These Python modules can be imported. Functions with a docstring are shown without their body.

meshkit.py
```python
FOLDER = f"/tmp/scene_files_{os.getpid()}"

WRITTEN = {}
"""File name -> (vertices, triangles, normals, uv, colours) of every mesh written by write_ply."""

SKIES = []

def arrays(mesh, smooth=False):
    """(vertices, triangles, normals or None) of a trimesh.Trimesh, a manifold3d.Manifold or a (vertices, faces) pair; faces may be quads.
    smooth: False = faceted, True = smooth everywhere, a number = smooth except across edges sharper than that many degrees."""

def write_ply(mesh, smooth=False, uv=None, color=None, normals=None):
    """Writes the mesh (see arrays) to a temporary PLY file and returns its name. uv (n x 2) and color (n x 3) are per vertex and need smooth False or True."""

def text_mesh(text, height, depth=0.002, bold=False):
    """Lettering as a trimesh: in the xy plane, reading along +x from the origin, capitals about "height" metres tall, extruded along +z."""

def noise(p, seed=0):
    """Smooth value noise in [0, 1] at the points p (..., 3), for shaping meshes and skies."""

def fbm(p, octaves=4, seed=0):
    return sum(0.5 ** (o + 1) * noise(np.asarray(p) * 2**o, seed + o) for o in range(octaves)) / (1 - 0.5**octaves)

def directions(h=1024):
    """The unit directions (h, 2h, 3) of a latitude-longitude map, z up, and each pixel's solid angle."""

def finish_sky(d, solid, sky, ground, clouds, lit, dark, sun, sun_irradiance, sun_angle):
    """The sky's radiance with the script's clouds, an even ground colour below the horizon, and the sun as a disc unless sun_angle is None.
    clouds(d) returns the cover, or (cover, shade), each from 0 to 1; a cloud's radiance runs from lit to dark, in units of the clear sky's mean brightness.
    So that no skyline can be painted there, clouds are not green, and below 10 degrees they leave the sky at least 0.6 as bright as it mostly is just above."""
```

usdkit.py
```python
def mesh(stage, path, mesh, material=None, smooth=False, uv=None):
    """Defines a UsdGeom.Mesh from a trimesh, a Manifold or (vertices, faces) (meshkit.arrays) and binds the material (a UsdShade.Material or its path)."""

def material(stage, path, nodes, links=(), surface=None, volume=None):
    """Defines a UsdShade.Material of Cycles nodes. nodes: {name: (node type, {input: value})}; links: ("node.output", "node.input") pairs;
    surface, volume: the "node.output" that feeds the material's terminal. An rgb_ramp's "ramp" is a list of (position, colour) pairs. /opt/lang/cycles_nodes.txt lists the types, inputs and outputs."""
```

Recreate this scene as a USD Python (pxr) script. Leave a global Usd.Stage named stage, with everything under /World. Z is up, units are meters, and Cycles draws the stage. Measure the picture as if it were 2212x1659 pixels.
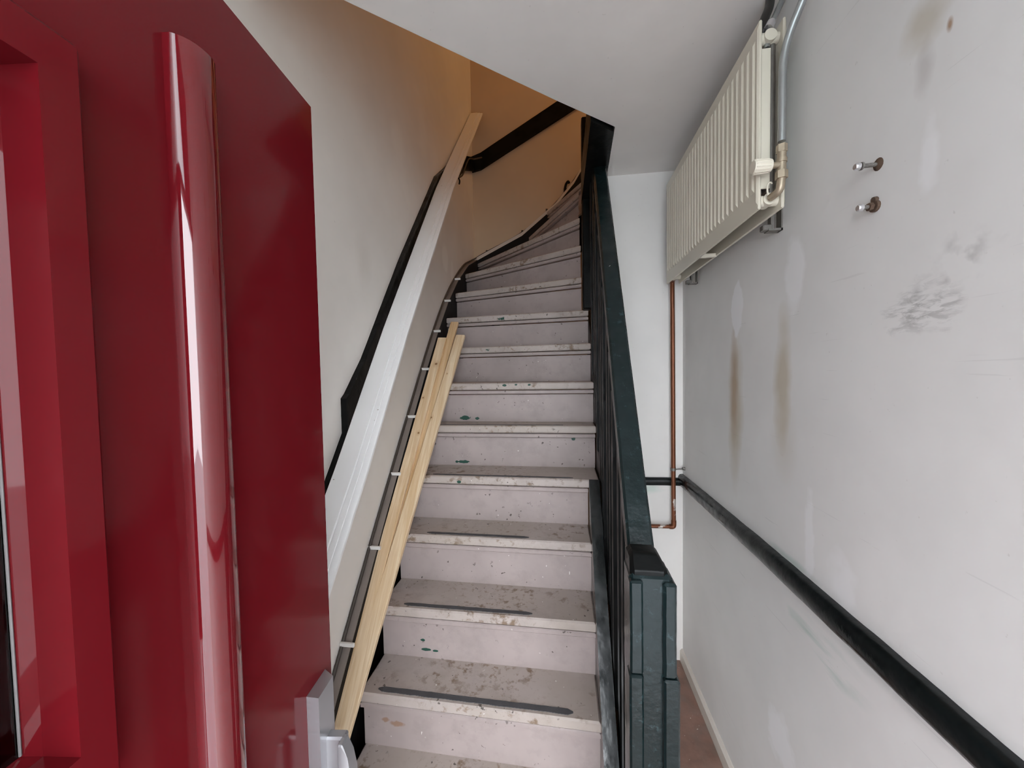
import math, random
import numpy as np
import trimesh, manifold3d, shapely
from shapely.geometry import Polygon, box as sbox
import usdkit, meshkit
from pxr import Usd, UsdGeom, UsdLux, UsdShade, Gf, Sdf

random.seed(7)
rng = np.random.default_rng(7)
stage = Usd.Stage.CreateInMemory()
UsdGeom.SetStageUpAxis(stage, 'Z')
UsdGeom.SetStageMetersPerUnit(stage, 1.0)
UsdGeom.Xform.Define(stage, '/World')
UsdGeom.Scope.Define(stage, '/World/Looks')

# ------------------------------------------------------------------ camera, sky, exposure
EXPOSURE = 0.0
cam = UsdGeom.Camera.Define(stage, '/World/camera')
fwd = np.array([109.0, 31.5, -800.0]); fwd /= np.linalg.norm(fwd)
up = np.array([-0.012, 1.0, 0.0]); up -= fwd * (up @ fwd); up /= np.linalg.norm(up)
rgt = np.cross(fwd, up)
Mw = np.array([rgt, fwd, up])                # rows: world axes in camera coordinates
m = Gf.Matrix4d(1.0)
for i in range(3):
    m.SetRow(i, Gf.Vec4d(*map(float, Mw[:, i]), 0.0))
m.SetRow(3, Gf.Vec4d(0.0, 0.0, 1.5, 1.0))
cam.AddTransformOp().Set(m)
cam.CreateHorizontalApertureAttr(36.0)
cam.CreateVerticalApertureAttr(27.0)
cam.CreateFocalLengthAttr(36.0 * 800.0 / 2212.0)
cam.CreateClippingRangeAttr(Gf.Vec2f(0.03, 200.0))
cam.CreateExposureAttr(EXPOSURE)

sky = UsdLux.DomeLight.Define(stage, '/World/overcast_sky')       # even overcast daylight, the only light outside
sky.CreateIntensityAttr(2.8)
sky.CreateColorAttr(Gf.Vec3f(0.915, 0.965, 1.015))
# ------------------------------------------------------------------ materials
class Graph:
    def __init__(self): self.nodes, self.links, self.k = {}, [], 0
    def n(self, kind, out=None, **inp):
        self.k += 1
        name = f'n{self.k}'
        d = {}
        for a, b in inp.items():
            if isinstance(b, str) and '.' in b: self.links.append((b, f'{name}.{a}'))
            else: d[a] = b
        self.nodes[name] = (kind, d)
        return f'{name}.{out}' if out else name
    def make(self, name, surface):
        return usdkit.material(stage, f'/World/Looks/{name}', self.nodes, self.links, surface=surface)
    def pos(self):
        if not hasattr(self, '_p'): self._p = self.n('geometry', 'position')
        return self._p
    def stretch(self, sx, sy, sz):
        return self.n('vector_math', 'vector', math_type='multiply', vector1=self.pos(), vector2=(sx, sy, sz))
    def noise(self, scale, detail=3, rough=0.5, vec=None, dist=0.0):
        return self.n('noise_texture', 'fac', vector=vec or self.pos(), scale=scale, detail=detail, roughness=rough, distortion=dist)
    def rng(self, v, a, b, c=0.0, d=1.0):
        return self.n('map_range', 'result', value=v, from_min=a, from_max=b, to_min=c, to_max=d, clamp=True)
    def math(self, t, a, b=0.5): return self.n('math', 'value', math_type=t, value1=a, value2=b)
    def mix(self, fac, a, b, t='mix'):
        return self.n('mix', 'color', mix_type=t, fac=fac, color1=a, color2=b)
    def blob(self, c, r, soft=0.5, wob=0.5, wscale=25):
        """1 inside an uneven spot at c with radii r, 0 outside"""
        v = self.n('vector_math', 'vector', math_type='subtract', vector1=self.pos(), vector2=c)
        v = self.n('vector_math', 'vector', math_type='multiply', vector1=v, vector2=tuple(1.0 / x for x in r))
        l = self.n('vector_math', 'value', math_type='length', vector1=v)
        if wob:
            w = self.noise(wscale, 3)
            w = self.n('math', 'value', math_type='multiply_add', value1=w, value2=2 * wob, value3=-wob)
            l = self.math('add', l, w)
        return self.rng(l, 1.0 - soft, 1.0, 1.0, 0.0)

def bump(g, h, strength, dist=0.002, normal=None):
    kw = dict(height=h, strength=strength, distance=dist)
    if normal: kw['normal'] = normal
    return g.n('bump', 'normal', **kw)

def simple(name, col, rough=0.5, metallic=0.0, spec=0.5, coat=0.0, var=0.0, vscale=6, bumps=None):
    g = Graph()
    c = col
    if var:
        f = g.noise(vscale, 4)
        c = g.mix(f, tuple(x * (1 - var) for x in col), tuple(min(1, x * (1 + var)) for x in col))
    kw = dict(base_color=c, roughness=rough, metallic=metallic, specular_ior_level=spec)
    if coat: kw.update(coat_weight=coat, coat_roughness=0.05)
    if bumps: kw['normal'] = bump(g, g.noise(bumps[0], 4), bumps[1], bumps[2])
    return g.make(name, g.n('principled_bsdf', 'BSDF', **kw))

WALL = (0.82, 0.79, 0.765)
def plaster(name, base=WALL, extra=None, rough=0.62):
    g = Graph()
    big = g.rng(g.noise(1.6, 4, 0.55), 0.3, 0.7)
    c = g.mix(big, tuple(x * 0.93 for x in base), tuple(min(1, x * 1.05) for x in base))
    mid = g.rng(g.noise(7, 5, 0.6), 0.45, 0.75)
    c = g.mix(g.math('multiply', mid, 0.22), c, tuple(x * 0.86 for x in base))
    spk = g.rng(g.noise(90, 2), 0.74, 0.80)
    c = g.mix(g.math('multiply', spk, 0.25), c, (0.35, 0.32, 0.29))
    if extra: c = extra(g, c)
    h = g.math('add', g.noise(5, 3), g.math('multiply', g.noise(60, 3), 0.12))
    return g.make(name, g.n('principled_bsdf', 'BSDF', base_color=c, roughness=rough, specular_ior_level=0.35, normal=bump(g, h, 0.35, 0.006)))

def right_stains(g, c):
    X = 0.593
    def put(c, y, z, ry, rz, col, amt, soft=0.6, wob=0.4, ws=20):
        return g.mix(g.math('multiply', g.blob((X, y, z), (1, ry, rz), soft, wob, ws), amt), c, col)
    brown, yellow, white, grey, green = (0.40, 0.25, 0.135), (0.46, 0.37, 0.23), (0.89, 0.885, 0.90), (0.27, 0.26, 0.25), (0.40, 0.52, 0.46)
    c = put(c, 1.375, 1.36, 0.062, 0.30, yellow, 0.55, 0.6, 0.35, 9)
    c = put(c, 1.385, 1.42, 0.034, 0.235, brown, 0.62, 0.7, 0.4, 12)
    c = put(c, 1.095, 1.46, 0.046, 0.22, yellow, 0.6, 0.7, 0.4, 10)
    c = put(c, 1.09, 1.29, 0.07, 0.12, yellow, 0.25, 0.9, 0.3, 14)
    c = put(c, 1.367, 1.705, 0.045, 0.095, white, 0.85, 0.15, 0.6, 16)
    c = put(c, 1.05, 1.735, 0.045, 0.11, white, 0.5, 0.35, 0.5, 18)
    c = put(c, 0.98, 1.06, 0.02, 0.16, white, 0.45, 0.4, 0.7, 25)
    c = put(c, 1.09, 0.45, 0.07, 0.09, white, 0.6, 0.3, 0.6, 18)
    c = put(c, 0.87, 1.02, 0.05, 0.09, white, 0.45, 0.6, 0.7, 22)
    c = put(c, 0.70, 1.83, 0.02, 0.07, white, 0.5, 0.5, 0.6, 22)
    # scuffed area: streaky grey rubs
    st = g.rng(g.noise(1.0, 4, 0.65, g.stretch(1, 26, 90), 0.6), 0.46, 0.60)
    sc = g.math('multiply', g.blob((X, 0.715, 1.593), (1, 0.085, 0.050), 0.7, 0.7, 22), st)
    c = g.mix(g.math('multiply', sc, 0.6), c, grey)
    sc = g.math('multiply', g.blob((X, 0.645, 1.655), (1, 0.05, 0.045), 0.8, 0.9, 26), g.rng(g.noise(30, 3), 0.45, 0.65))
    c = g.mix(g.math('multiply', sc, 0.5), c, grey)
    c = put(c, 0.715, 1.62, 0.012, 0.014, grey, 0.35, 0.8, 0.6, 60)
    c = put(c, 0.668, 1.628, 0.008, 0.009, grey, 0.35, 0.8, 0.6, 60)
    c = put(c, 0.71, 2.055, 0.055, 0.05, (0.45, 0.38, 0.26), 0.5, 0.9, 0.6, 16)
    c = put(c, 0.672, 2.017, 0.006, 0.013, (0.33, 0.17, 0.07), 0.8, 0.7, 0.2, 40)
    c = put(c, 0.712, 1.985, 0.02, 0.05, (0.42, 0.38, 0.36), 0.4, 0.9, 0.6, 20)
    gs = g.rng(g.noise(1.0, 3, 0.5, g.stretch(1, 5, 40)), 0.42, 0.62)
    c = g.mix(g.math('multiply', g.math('multiply', g.blob((X, 0.93, 0.83), (1, 0.16, 0.055), 0.7, 0.5, 14), gs), 0.6), c, green)
    c = put(c, 1.06, 0.985, 0.12, 0.014, green, 0.5, 0.8, 0.4, 20)
    c = put(c, 0.80, 0.90, 0.2, 0.02, (0.55, 0.58, 0.56), 0.5, 0.8, 0.4, 20)
    # long thin scratches
    sx = g.rng(g.noise(1.0, 2, 0.5, g.stretch(1, 4, 120), 0.4), 0.72, 0.745)
    c = g.mix(g.math('multiply', sx, 0.12), c, grey)
    return c

def left_stains(g, c):
    def put(c, y, z, ry, rz, col, amt, soft=0.5, wob=0.4, ws=12):
        return g.mix(g.math('multiply', g.blob((-0.78, y, z), (1, ry, rz), soft, wob, ws), amt), c, col)
    white = (0.91, 0.90, 0.86)
    c = put(c, 2.46, 2.27, 0.07, 0.11, white, 0.6, 0.3)
    c = put(c, 2.62, 2.20, 0.04, 0.13, white, 0.5, 0.3)
    c = put(c, 2.36, 2.42, 0.05, 0.10, white, 0.35, 0.4)
    c = put(c, 1.76, 2.64, 0.10, 0.10, white, 0.4, 0.6)
    c = put(c, 2.1, 2.85, 0.10, 0.16, white, 0.3, 0.6)
    c = put(c, 1.40, 1.95, 0.07, 0.12, (0.5, 0.45, 0.4), 0.25, 0.9)
    return c

def upper_stains(g, c):
    b = g.rng(g.noise(3.0, 5, 0.6), 0.4, 0.7)
    return g.mix(g.math('multiply', b, 0.25), c, (0.55, 0.47, 0.36))

def under_stains(g, c):
    c = g.mix(g.math('multiply', g.blob((0.42, 1.941, 0.885), (0.08, 1, 0.03), 0.7, 0.6, 20), 0.5), c, (0.42, 0.58, 0.50))
    c = g.mix(g.math('multiply', g.blob((0.30, 1.941, 2.31), (0.05, 1, 0.04), 0.5, 0.5, 20), 0.4), c, (0.80, 0.78, 0.73))
    return c

M = {}
M['wall_right'] = plaster('painted_plaster_stained', (0.765, 0.752, 0.736), right_stains)
M['wall_left'] = plaster('painted_plaster_patched', (0.84, 0.81, 0.77), left_stains)
M['wall_far'] = plaster('painted_plaster_yellowed', (0.66, 0.51, 0.355), upper_stains)
M['wall_plain'] = plaster('painted_plaster', WALL, under_stains)
M['ceiling'] = plaster('painted_ceiling', (0.82, 0.79, 0.765))

def stair_paint(name, dirt):
    g = Graph()
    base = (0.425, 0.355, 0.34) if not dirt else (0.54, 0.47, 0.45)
    c = g.mix(g.rng(g.noise(4, 4, 0.6), 0.3, 0.7), tuple(x * 0.90 for x in base), tuple(x * 1.08 for x in base))
    c = g.mix(g.math('multiply', g.rng(g.noise(11, 5, 0.65), 0.50, 0.70), 0.42), c, (0.30, 0.25, 0.235))
    # trodden dirt lies on the treads
    if dirt:
        c = g.mix(g.math('multiply', g.rng(g.noise(3.5, 5, 0.6), 0.25, 0.6), 0.5), c, (0.42, 0.36, 0.295))
        d = g.math('multiply', g.rng(g.noise(26, 4, 0.6), 0.54, 0.64), g.rng(g.noise(4.2, 2), 0.47, 0.6))
        c = g.mix(g.math('multiply', d, 0.8), c, (0.19, 0.12, 0.065))
        x = g.n('separate_xyz', 'x', vector=g.pos())       # most wear in the middle of the steps
        x = g.rng(g.math('absolute', g.math('add', x, 0.30)), 0.06, 0.30, 1.0, 0.0)
        d = g.math('multiply', g.rng(g.noise(48, 5, 0.65), 0.56, 0.66), x)
        c = g.mix(g.math('multiply', d, 0.65), c, (0.23, 0.145, 0.08))
    # small chips and specks
    ch = g.math('multiply', g.rng(g.noise(55, 2, 0.5), 0.69, 0.71), g.rng(g.noise(5, 2), 0.45, 0.55))
    c = g.mix(g.math('multiply', ch, 0.85), c, (0.07, 0.055, 0.045))
    ch = g.math('multiply', g.rng(g.noise(70, 1, 0.5, g.stretch(1, 1.1, 0.9)), 0.775, 0.785), g.rng(g.noise(7, 2), 0.5, 0.55))
    c = g.mix(ch, c, (0.75, 0.72, 0.69))
    green = (0.02, 0.075, 0.055)
    for (p, r) in [((-0.37, 2.24, 1.82), (0.038, 0.06, 0.013)), ((-0.43, 2.08, 1.617), (0.018, 0.06, 0.014)), ((-0.33, 2.5, 2.21), (0.03, 0.09, 0.014)),
                   ((-0.52, 2.07, 1.452), (0.05, 0.05, 0.012)), ((-0.40, 2.07, 1.450), (0.07, 0.05, 0.005)), ((-0.52, 1.93, 1.250), (0.028, 0.05, 0.011)),
                   ((-0.455, 1.93, 1.246), (0.014, 0.05, 0.008)), ((-0.50, 1.805, 1.043), (0.028, 0.04, 0.008)), ((-0.535, 1.805, 1.042), (0.008, 0.04, 0.006)),
                   ((-0.30, 1.9, 1.422), (0.012, 0.05, 0.006)), ((-0.24, 1.9, 1.425), (0.008, 0.05, 0.005)), ((-0.17, 1.9, 1.424), (0.008, 0.05, 0.005)),
                   ((0.05, 1.80, 1.165), (0.012, 0.04, 0.010)), ((-0.53, 1.316, 0.442), (0.02, 0.03, 0.006)), ((-0.49, 1.316, 0.440), (0.012, 0.03, 0.005)),
                   ((-0.54, 1.316, 0.478), (0.009, 0.03, 0.005)), ((-0.47, 1.60, 1.0), (0.01, 0.03, 0.007))]:
        c = g.mix(g.blob(p, r, 0.12, 0.6, 60), c, green)
    for (p, r) in [((-0.58, 1.16, 0.29), (0.03, 0.03, 0.012)), ((-0.62, 1.16, 0.30), (0.016, 0.03, 0.01)), ((-0.60, 1.32, 0.55), (0.012, 0.04, 0.007))]:
        c = g.mix(g.math('multiply', g.blob(p, r, 0.4, 0.7, 60), 0.7), c, (0.30, 0.16, 0.08))
    h = g.math('add', g.noise(14, 3), g.math('multiply', g.noise(90, 3), 0.25))
    return g.make(name, g.n('principled_bsdf', 'BSDF', base_color=c, roughness=0.48, specular_ior_level=0.4, normal=bump(g, h, 0.3, 0.003)))
M['riser'] = stair_paint('stair_paint_chipped', False)
M['tread'] = stair_paint('stair_paint_trodden', True)
M['strip'] = simple('worn_grip_strip', (0.085, 0.083, 0.09), 0.75, var=0.35, vscale=25, bumps=(200, 0.4, 0.001))

def gloss(name, col, chips, rough=0.16, worn=None, spec=0.5, spots=(), bstr=0.45):
    g = Graph()
    c = g.mix(g.noise(6, 4), tuple(x * 0.75 for x in col), tuple(x * 1.25 for x in col))
    if worn:
        c = g.mix(g.rng(g.noise(40, 5, 0.7), 0.60, 0.68), c, worn)
    if chips:
        c = g.mix(g.rng(g.noise(60, 2), 0.775, 0.785), c, (0.62, 0.60, 0.57))
    for p, q in spots: c = g.mix(g.blob(p, q, 0.2, 0.4, 90), c, (0.75, 0.73, 0.68))
    r = g.rng(g.noise(9, 4), 0.3, 0.75, rough * 0.8, rough * 1.9)
    h = g.math('add', g.noise(28, 2), g.math('multiply', g.noise(110, 2), 0.35))
    return g.make(name, g.n('principled_bsdf', 'BSDF', base_color=c, roughness=r, specular_ior_level=spec, normal=bump(g, h, bstr, 0.003)))
M['black'] = gloss('black_gloss_paint', (0.003, 0.0036, 0.0036), False, 0.30, spec=0.16)
M['dado'] = gloss('black_green_gloss_paint', (0.004, 0.0065, 0.007), True, 0.2, spec=0.38)
M['dark_green'] = gloss('dark_green_gloss_paint', (0.005, 0.0125, 0.0135), True, 0.2, (0.022, 0.042, 0.046), spec=0.36, spots=[((0.17, 1.29, 1.370), (0.010, 0.02, 0.012)), ((0.168, 1.255, 1.395), (0.004, 0.012, 0.004))])
M['string_black'] = simple('matt_black_paint', (0.005, 0.005, 0.006), 0.55, spec=0.2, bumps=(30, 0.4, 0.003))
M['string_cap'] = simple('string_top_paint', (0.22, 0.185, 0.165), 0.5, var=0.25, vscale=9)

def red(name, coat, rough):
    g = Graph()
    c = g.mix(g.noise(3, 3), (0.104, 0.0050, 0.0080), (0.124, 0.0060, 0.0095))
    h = g.math('add', g.noise(18, 2), g.math('multiply', g.noise(70, 3), 0.10))
    return g.make(name, g.n('principled_bsdf', 'BSDF', base_color=c, roughness=rough, specular_ior_level=0.25, coat_weight=coat, coat_roughness=0.03, coat_ior=1.7, normal=bump(g, h, 0.12, 0.003)))
M['red'] = red('red_gloss_paint', 0.0, 0.11)
M['red_thick'] = red('red_thick_gloss_paint', 1.0, 0.09)      # the mouldings carry more coats of paint than the flat leaf
M['alu'] = simple('silver_anodised_aluminium', (0.44, 0.44, 0.46), 0.36, metallic=0.75)
M['putty'] = simple('grey_putty', (0.16, 0.15, 0.15), 0.6, bumps=(120, 0.5, 0.002))

def pane(name='window_glass', tint=(0.72, 0.76, 0.76)):
    g = Graph()
    fr = g.n('fresnel', 'fac', IOR=1.5)
    t = g.n('transparent_bsdf', 'BSDF', color=tint); gl = g.n('glossy_bsdf', 'BSDF', color=(1, 1, 1), roughness=0.03)
    return g.make(name, g.n('mix_closure', 'closure', fac=fr, closure1=t, closure2=gl))
M['glass'] = pane()
M['dark_glass'] = pane('smoked_glass', (0.13, 0.14, 0.15))

def primed():
    g = Graph()
    c = g.mix(g.noise(5, 3), (0.87, 0.875, 0.88), (0.92, 0.92, 0.92))
    c = g.mix(g.rng(g.noise(70, 2), 0.775, 0.79), c, (0.3, 0.25, 0.2))
    return g.make('white_primer', g.n('principled_bsdf', 'BSDF', base_color=c, roughness=0.4))
M['primed'] = primed()

def pine(name, tone, knots):
    g = Graph()
    # grain runs up the stairs: a coordinate along X and one across the slope
    p = g.pos()
    w = g.n('vector_rotate', 'vector', rotate_type='x_axis', vector=p, angle=-math.atan(1.337))
    w = g.n('vector_math', 'vector', math_type='multiply', vector1=w, vector2=(1.0, 0.045, 1.0))
    n1 = g.n('noise_texture', 'fac', vector=w, scale=55, detail=4, roughness=0.6, distortion=0.8)
    n2 = g.n('noise_texture', 'fac', vector=w, scale=220, detail=3, roughness=0.6)
    c = g.mix(g.rng(n1, 0.35, 0.68), tuple(t * 1.06 for t in tone), (tone[0] * 0.85, tone[1] * 0.73, tone[2] * 0.58))
    c = g.mix(g.math('multiply', g.rng(n2, 0.45, 0.7), 0.25), c, (tone[0] * 0.7, tone[1] * 0.55, tone[2] * 0.42))
    for (k, r) in knots:
        c = g.mix(g.math('multiply', g.blob(k, (r * 2.2, r * 3.6, r * 3.6), 0.8, 0.2, 30), 0.45), c, (0.48, 0.27, 0.10))
        c = g.mix(g.math('multiply', g.blob(k, (r, r, r), 0.5, 0.2, 60), 0.9), c, (0.20, 0.085, 0.028))
    return g.make(name, g.n('principled_bsdf', 'BSDF', base_color=c, roughness=0.5, specular_ior_level=0.3))

def cream():
    g = Graph()
    c = g.mix(g.noise(4, 3), (0.66, 0.615, 0.51), (0.70, 0.655, 0.55))
    return g.make('cream_enamel', g.n('principled_bsdf', 'BSDF', base_color=c, roughness=0.35))
M['cream'] = cream()
M['fin'] = simple('convector_sheet', (0.12, 0.115, 0.105), 0.6, metallic=0.2)
M['steel'] = simple('galvanised_steel', (0.42, 0.44, 0.44), 0.34, metallic=0.85, var=0.15, vscale=30)
M['dull_steel'] = simple('dull_steel', (0.22, 0.205, 0.19), 0.45, metallic=0.7, var=0.3, vscale=40)
M['brass'] = simple('tarnished_brass', (0.42, 0.345, 0.255), 0.42, metallic=0.6, var=0.2, vscale=60)
M['rust'] = simple('rusty_iron', (0.085, 0.05, 0.032), 0.8, var=0.5, vscale=80, bumps=(200, 0.6, 0.002))
M['zinc'] = simple('bright_zinc', (0.78, 0.78, 0.80), 0.22, metallic=0.9)
M['black_pipe'] = simple('black_pipe', (0.006, 0.005, 0.004), 0.4)
M['white_plastic'] = simple('white_plastic', (0.74, 0.725, 0.70), 0.4)
M['ivory'] = simple('ivory_plastic', (0.76, 0.70, 0.59), 0.4)
def copper():
    g = Graph()
    c = g.mix(g.noise(14, 4), (0.15, 0.05, 0.024), (0.24, 0.09, 0.045))
    z = g.n('separate_xyz', 'z', vector=g.pos())
    pat = g.math('multiply', g.rng(z, 0.98, 0.90), g.rng(g.noise(16, 3), 0.56, 0.60))
    c = g.mix(g.math('multiply', pat, 0.8), c, (0.70, 0.66, 0.62))
    return g.make('copper_pipe', g.n('principled_bsdf', 'BSDF', base_color=c, metallic=0.55, roughness=0.33))
M['copper'] = copper()

M['string_gloss'] = gloss('thick_black_gloss', (0.006, 0.009, 0.0095), False, 0.17, spec=1.0, bstr=0.14)
def floor_mat():
    g = Graph()
    c = g.mix(g.rng(g.noise(9, 5, 0.6), 0.3, 0.7), (0.17, 0.095, 0.07), (0.30, 0.165, 0.125))
    c = g.mix(g.math('multiply', g.rng(g.noise(4, 3), 0.5, 0.62), 0.7), c, (0.20, 0.17, 0.15))
    c = g.mix(g.rng(g.noise(85, 2), 0.72, 0.745), c, (0.75, 0.70, 0.64))
    return g.make('red_screed', g.n('principled_bsdf', 'BSDF', base_color=c, roughness=0.45, normal=bump(g, g.noise(60, 3), 0.3, 0.003)))
M['floor'] = floor_mat()
M['skirt'] = simple('skirting_paint', (0.66, 0.61, 0.55), 0.45, var=0.12, vscale=12)
M['brick'] = simple('facade_render', (0.25, 0.19, 0.16), 0.8)
M['paving'] = simple('grey_paving', (0.36, 0.36, 0.37), 0.8, var=0.2, vscale=4)

# ------------------------------------------------------------------ helpers: shapes
def hull(p): return trimesh.Trimesh(*_clean(trimesh.convex.convex_hull(np.asarray(p, float))))
def _clean(t): return t.vertices, t.faces
def cat(ms): return trimesh.util.concatenate(ms)
def bx(x0, x1, y0, y1, z0, z1, b=0.0):
    if b <= 0:
        t = trimesh.creation.box((x1 - x0, y1 - y0, z1 - z0)); t.apply_translation(((x0 + x1) / 2, (y0 + y1) / 2, (z0 + z1) / 2)); return t
    pts = []
    for x, sx in ((x0, 1), (x1, -1)):
        for y, sy in ((y0, 1), (y1, -1)):
            for z, sz in ((z0, 1), (z1, -1)):
                pts += [(x + sx * b, y + sy * b, z), (x + sx * b, y, z + sz * b), (x, y + sy * b, z + sz * b)]
    return hull(pts)
def tube(path, r, sides=16, caps=True):
    import trimesh.path.packing  # noqa: F401
    p = np.asarray(path, float)
    t = np.gradient(p, axis=0); t /= np.linalg.norm(t, axis=1, keepdims=True)
    a = np.cross(t[0], [0, 0, 1.0]);
    if np.linalg.norm(a) < 1e-3: a = np.cross(t[0], [1.0, 0, 0])
    a /= np.linalg.norm(a)
    rr = np.broadcast_to(r, (len(p),)); ang = np.arange(sides) * 2 * np.pi / sides
    v, f = [], []
    for i in range(len(p)):
        a = a - t[i] * (a @ t[i]); a /= np.linalg.norm(a); b = np.cross(t[i], a)
        v.append(p[i] + rr[i] * (np.cos(ang)[:, None] * a + np.sin(ang)[:, None] * b))
    v = np.vstack(v)
    for i in range(len(p) - 1):
        for j in range(sides):
            k = (j + 1) % sides
            q = (i * sides + j, i * sides + k, (i + 1) * sides + k, (i + 1) * sides + j)
            f += [(q[0], q[1], q[2]), (q[0], q[2], q[3])]
    n = len(v); v = np.vstack([v, p[:1], p[-1:]])
    for j in range(sides):
        k = (j + 1) % sides
        f += [(n, k, j), (n + 1, (len(p) - 1) * sides + j, (len(p) - 1) * sides + k)]
    return trimesh.Trimesh(v, f, process=False)
def cyl(a, b, r, sides=20, r2=None): return tube([a, b], [r, r if r2 is None else r2], sides)
def smooth_path(pts, n=8):
    from scipy.interpolate import PchipInterpolator
    p = np.asarray(pts, float); s = np.r_[0, np.cumsum(np.linalg.norm(np.diff(p, axis=0), axis=1))]
    t = np.linspace(0, s[-1], n * (len(p) - 1) + 1)
    return np.stack([PchipInterpolator(s, p[:, k])(t) for k in range(3)], 1)
def bend(pts, r, n=7):
    """polyline with its corners rounded to radius-like distance r"""
    p = [np.asarray(x, float) for x in pts]; out = [p[0]]
    for a, b, c in zip(p, p[1:], p[2:]):
        u, w = a - b, c - b; lu, lw = np.linalg.norm(u), np.linalg.norm(w)
        d = min(r, lu * 0.48, lw * 0.48); s, e = b + u / lu * d, b + w / lw * d
        for t in np.linspace(0, 1, n): out.append((1 - t) ** 2 * s + 2 * t * (1 - t) * b + t * t * e)
    return np.array(out + [p[-1]])
def sweep(path, prof, U, V):
    """closed 2d profile prof swept along path; U, V give each point's profile axes (one or per point)"""
    path = np.asarray(path, float); prof = np.asarray(prof, float)
    U = np.broadcast_to(U, path.shape); V = np.broadcast_to(V, path.shape)
    n, k = len(path), len(prof)
    v = (path[:, None] + prof[None, :, :1] * U[:, None] + prof[None, :, 1:] * V[:, None]).reshape(-1, 3)
    f = []
    for i in range(n - 1):
        for j in range(k):
            l = (j + 1) % k; q = (i * k + j, i * k + l, (i + 1) * k + l, (i + 1) * k + j)
            f += [(q[0], q[1], q[2]), (q[0], q[2], q[3])]
    pv, pf = trimesh.creation.triangulate_polygon(Polygon(prof), engine='earcut')
    idx = [int(np.argmin(((prof - x) ** 2).sum(1))) for x in pv]
    for t in pf:
        a, b, c = (idx[x] for x in t)
        f += [(a, c, b), ((n - 1) * k + a, (n - 1) * k + b, (n - 1) * k + c)]
    t = trimesh.Trimesh(v, f, process=False)
    t.fix_normals()
    return t
def beam(p0, p1, U, hu, V, hv, b=0.004):
    """bar from p0 to p1, half sizes hu along U and hv along V, its long edges chamfered"""
    U, V = np.asarray(U, float), np.asarray(V, float); pts = []
    for p in (np.asarray(p0, float), np.asarray(p1, float)):
        for su in (-1, 1):
            for sv in (-1, 1):
                pts += [p + U * su * (hu - b) + V * sv * hv, p + U * su * hu + V * sv * (hv - b)]
    return hull(pts)
def prism(poly, z0, z1, b=0.0):
    p = np.asarray(poly.exterior.coords)[:-1]
    if b:
        i = np.asarray(poly.buffer(-b, join_style=2).exterior.coords)[:-1]
        return hull(np.vstack([np.c_[i, np.full(len(i), z1)], np.c_[p, np.full(len(p), z1 - b)], np.c_[p, np.full(len(p), z0 + b)], np.c_[i, np.full(len(i), z0)]]))
    return hull(np.vstack([np.c_[p, np.full(len(p), z1)], np.c_[p, np.full(len(p), z0)]]))
def uneven(mesh, amount, scale, size=0.05):
    v, f = trimesh.remesh.subdivide_to_size(mesh.vertices, mesh.faces, size)
    t = trimesh.Trimesh(v, f, process=True)
    d = np.stack([meshkit.fbm(t.vertices * scale, 3, s) - 0.5 for s in (3, 13, 23)], 1)
    t.vertices = t.vertices + d * 2 * amount
    return t

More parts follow.
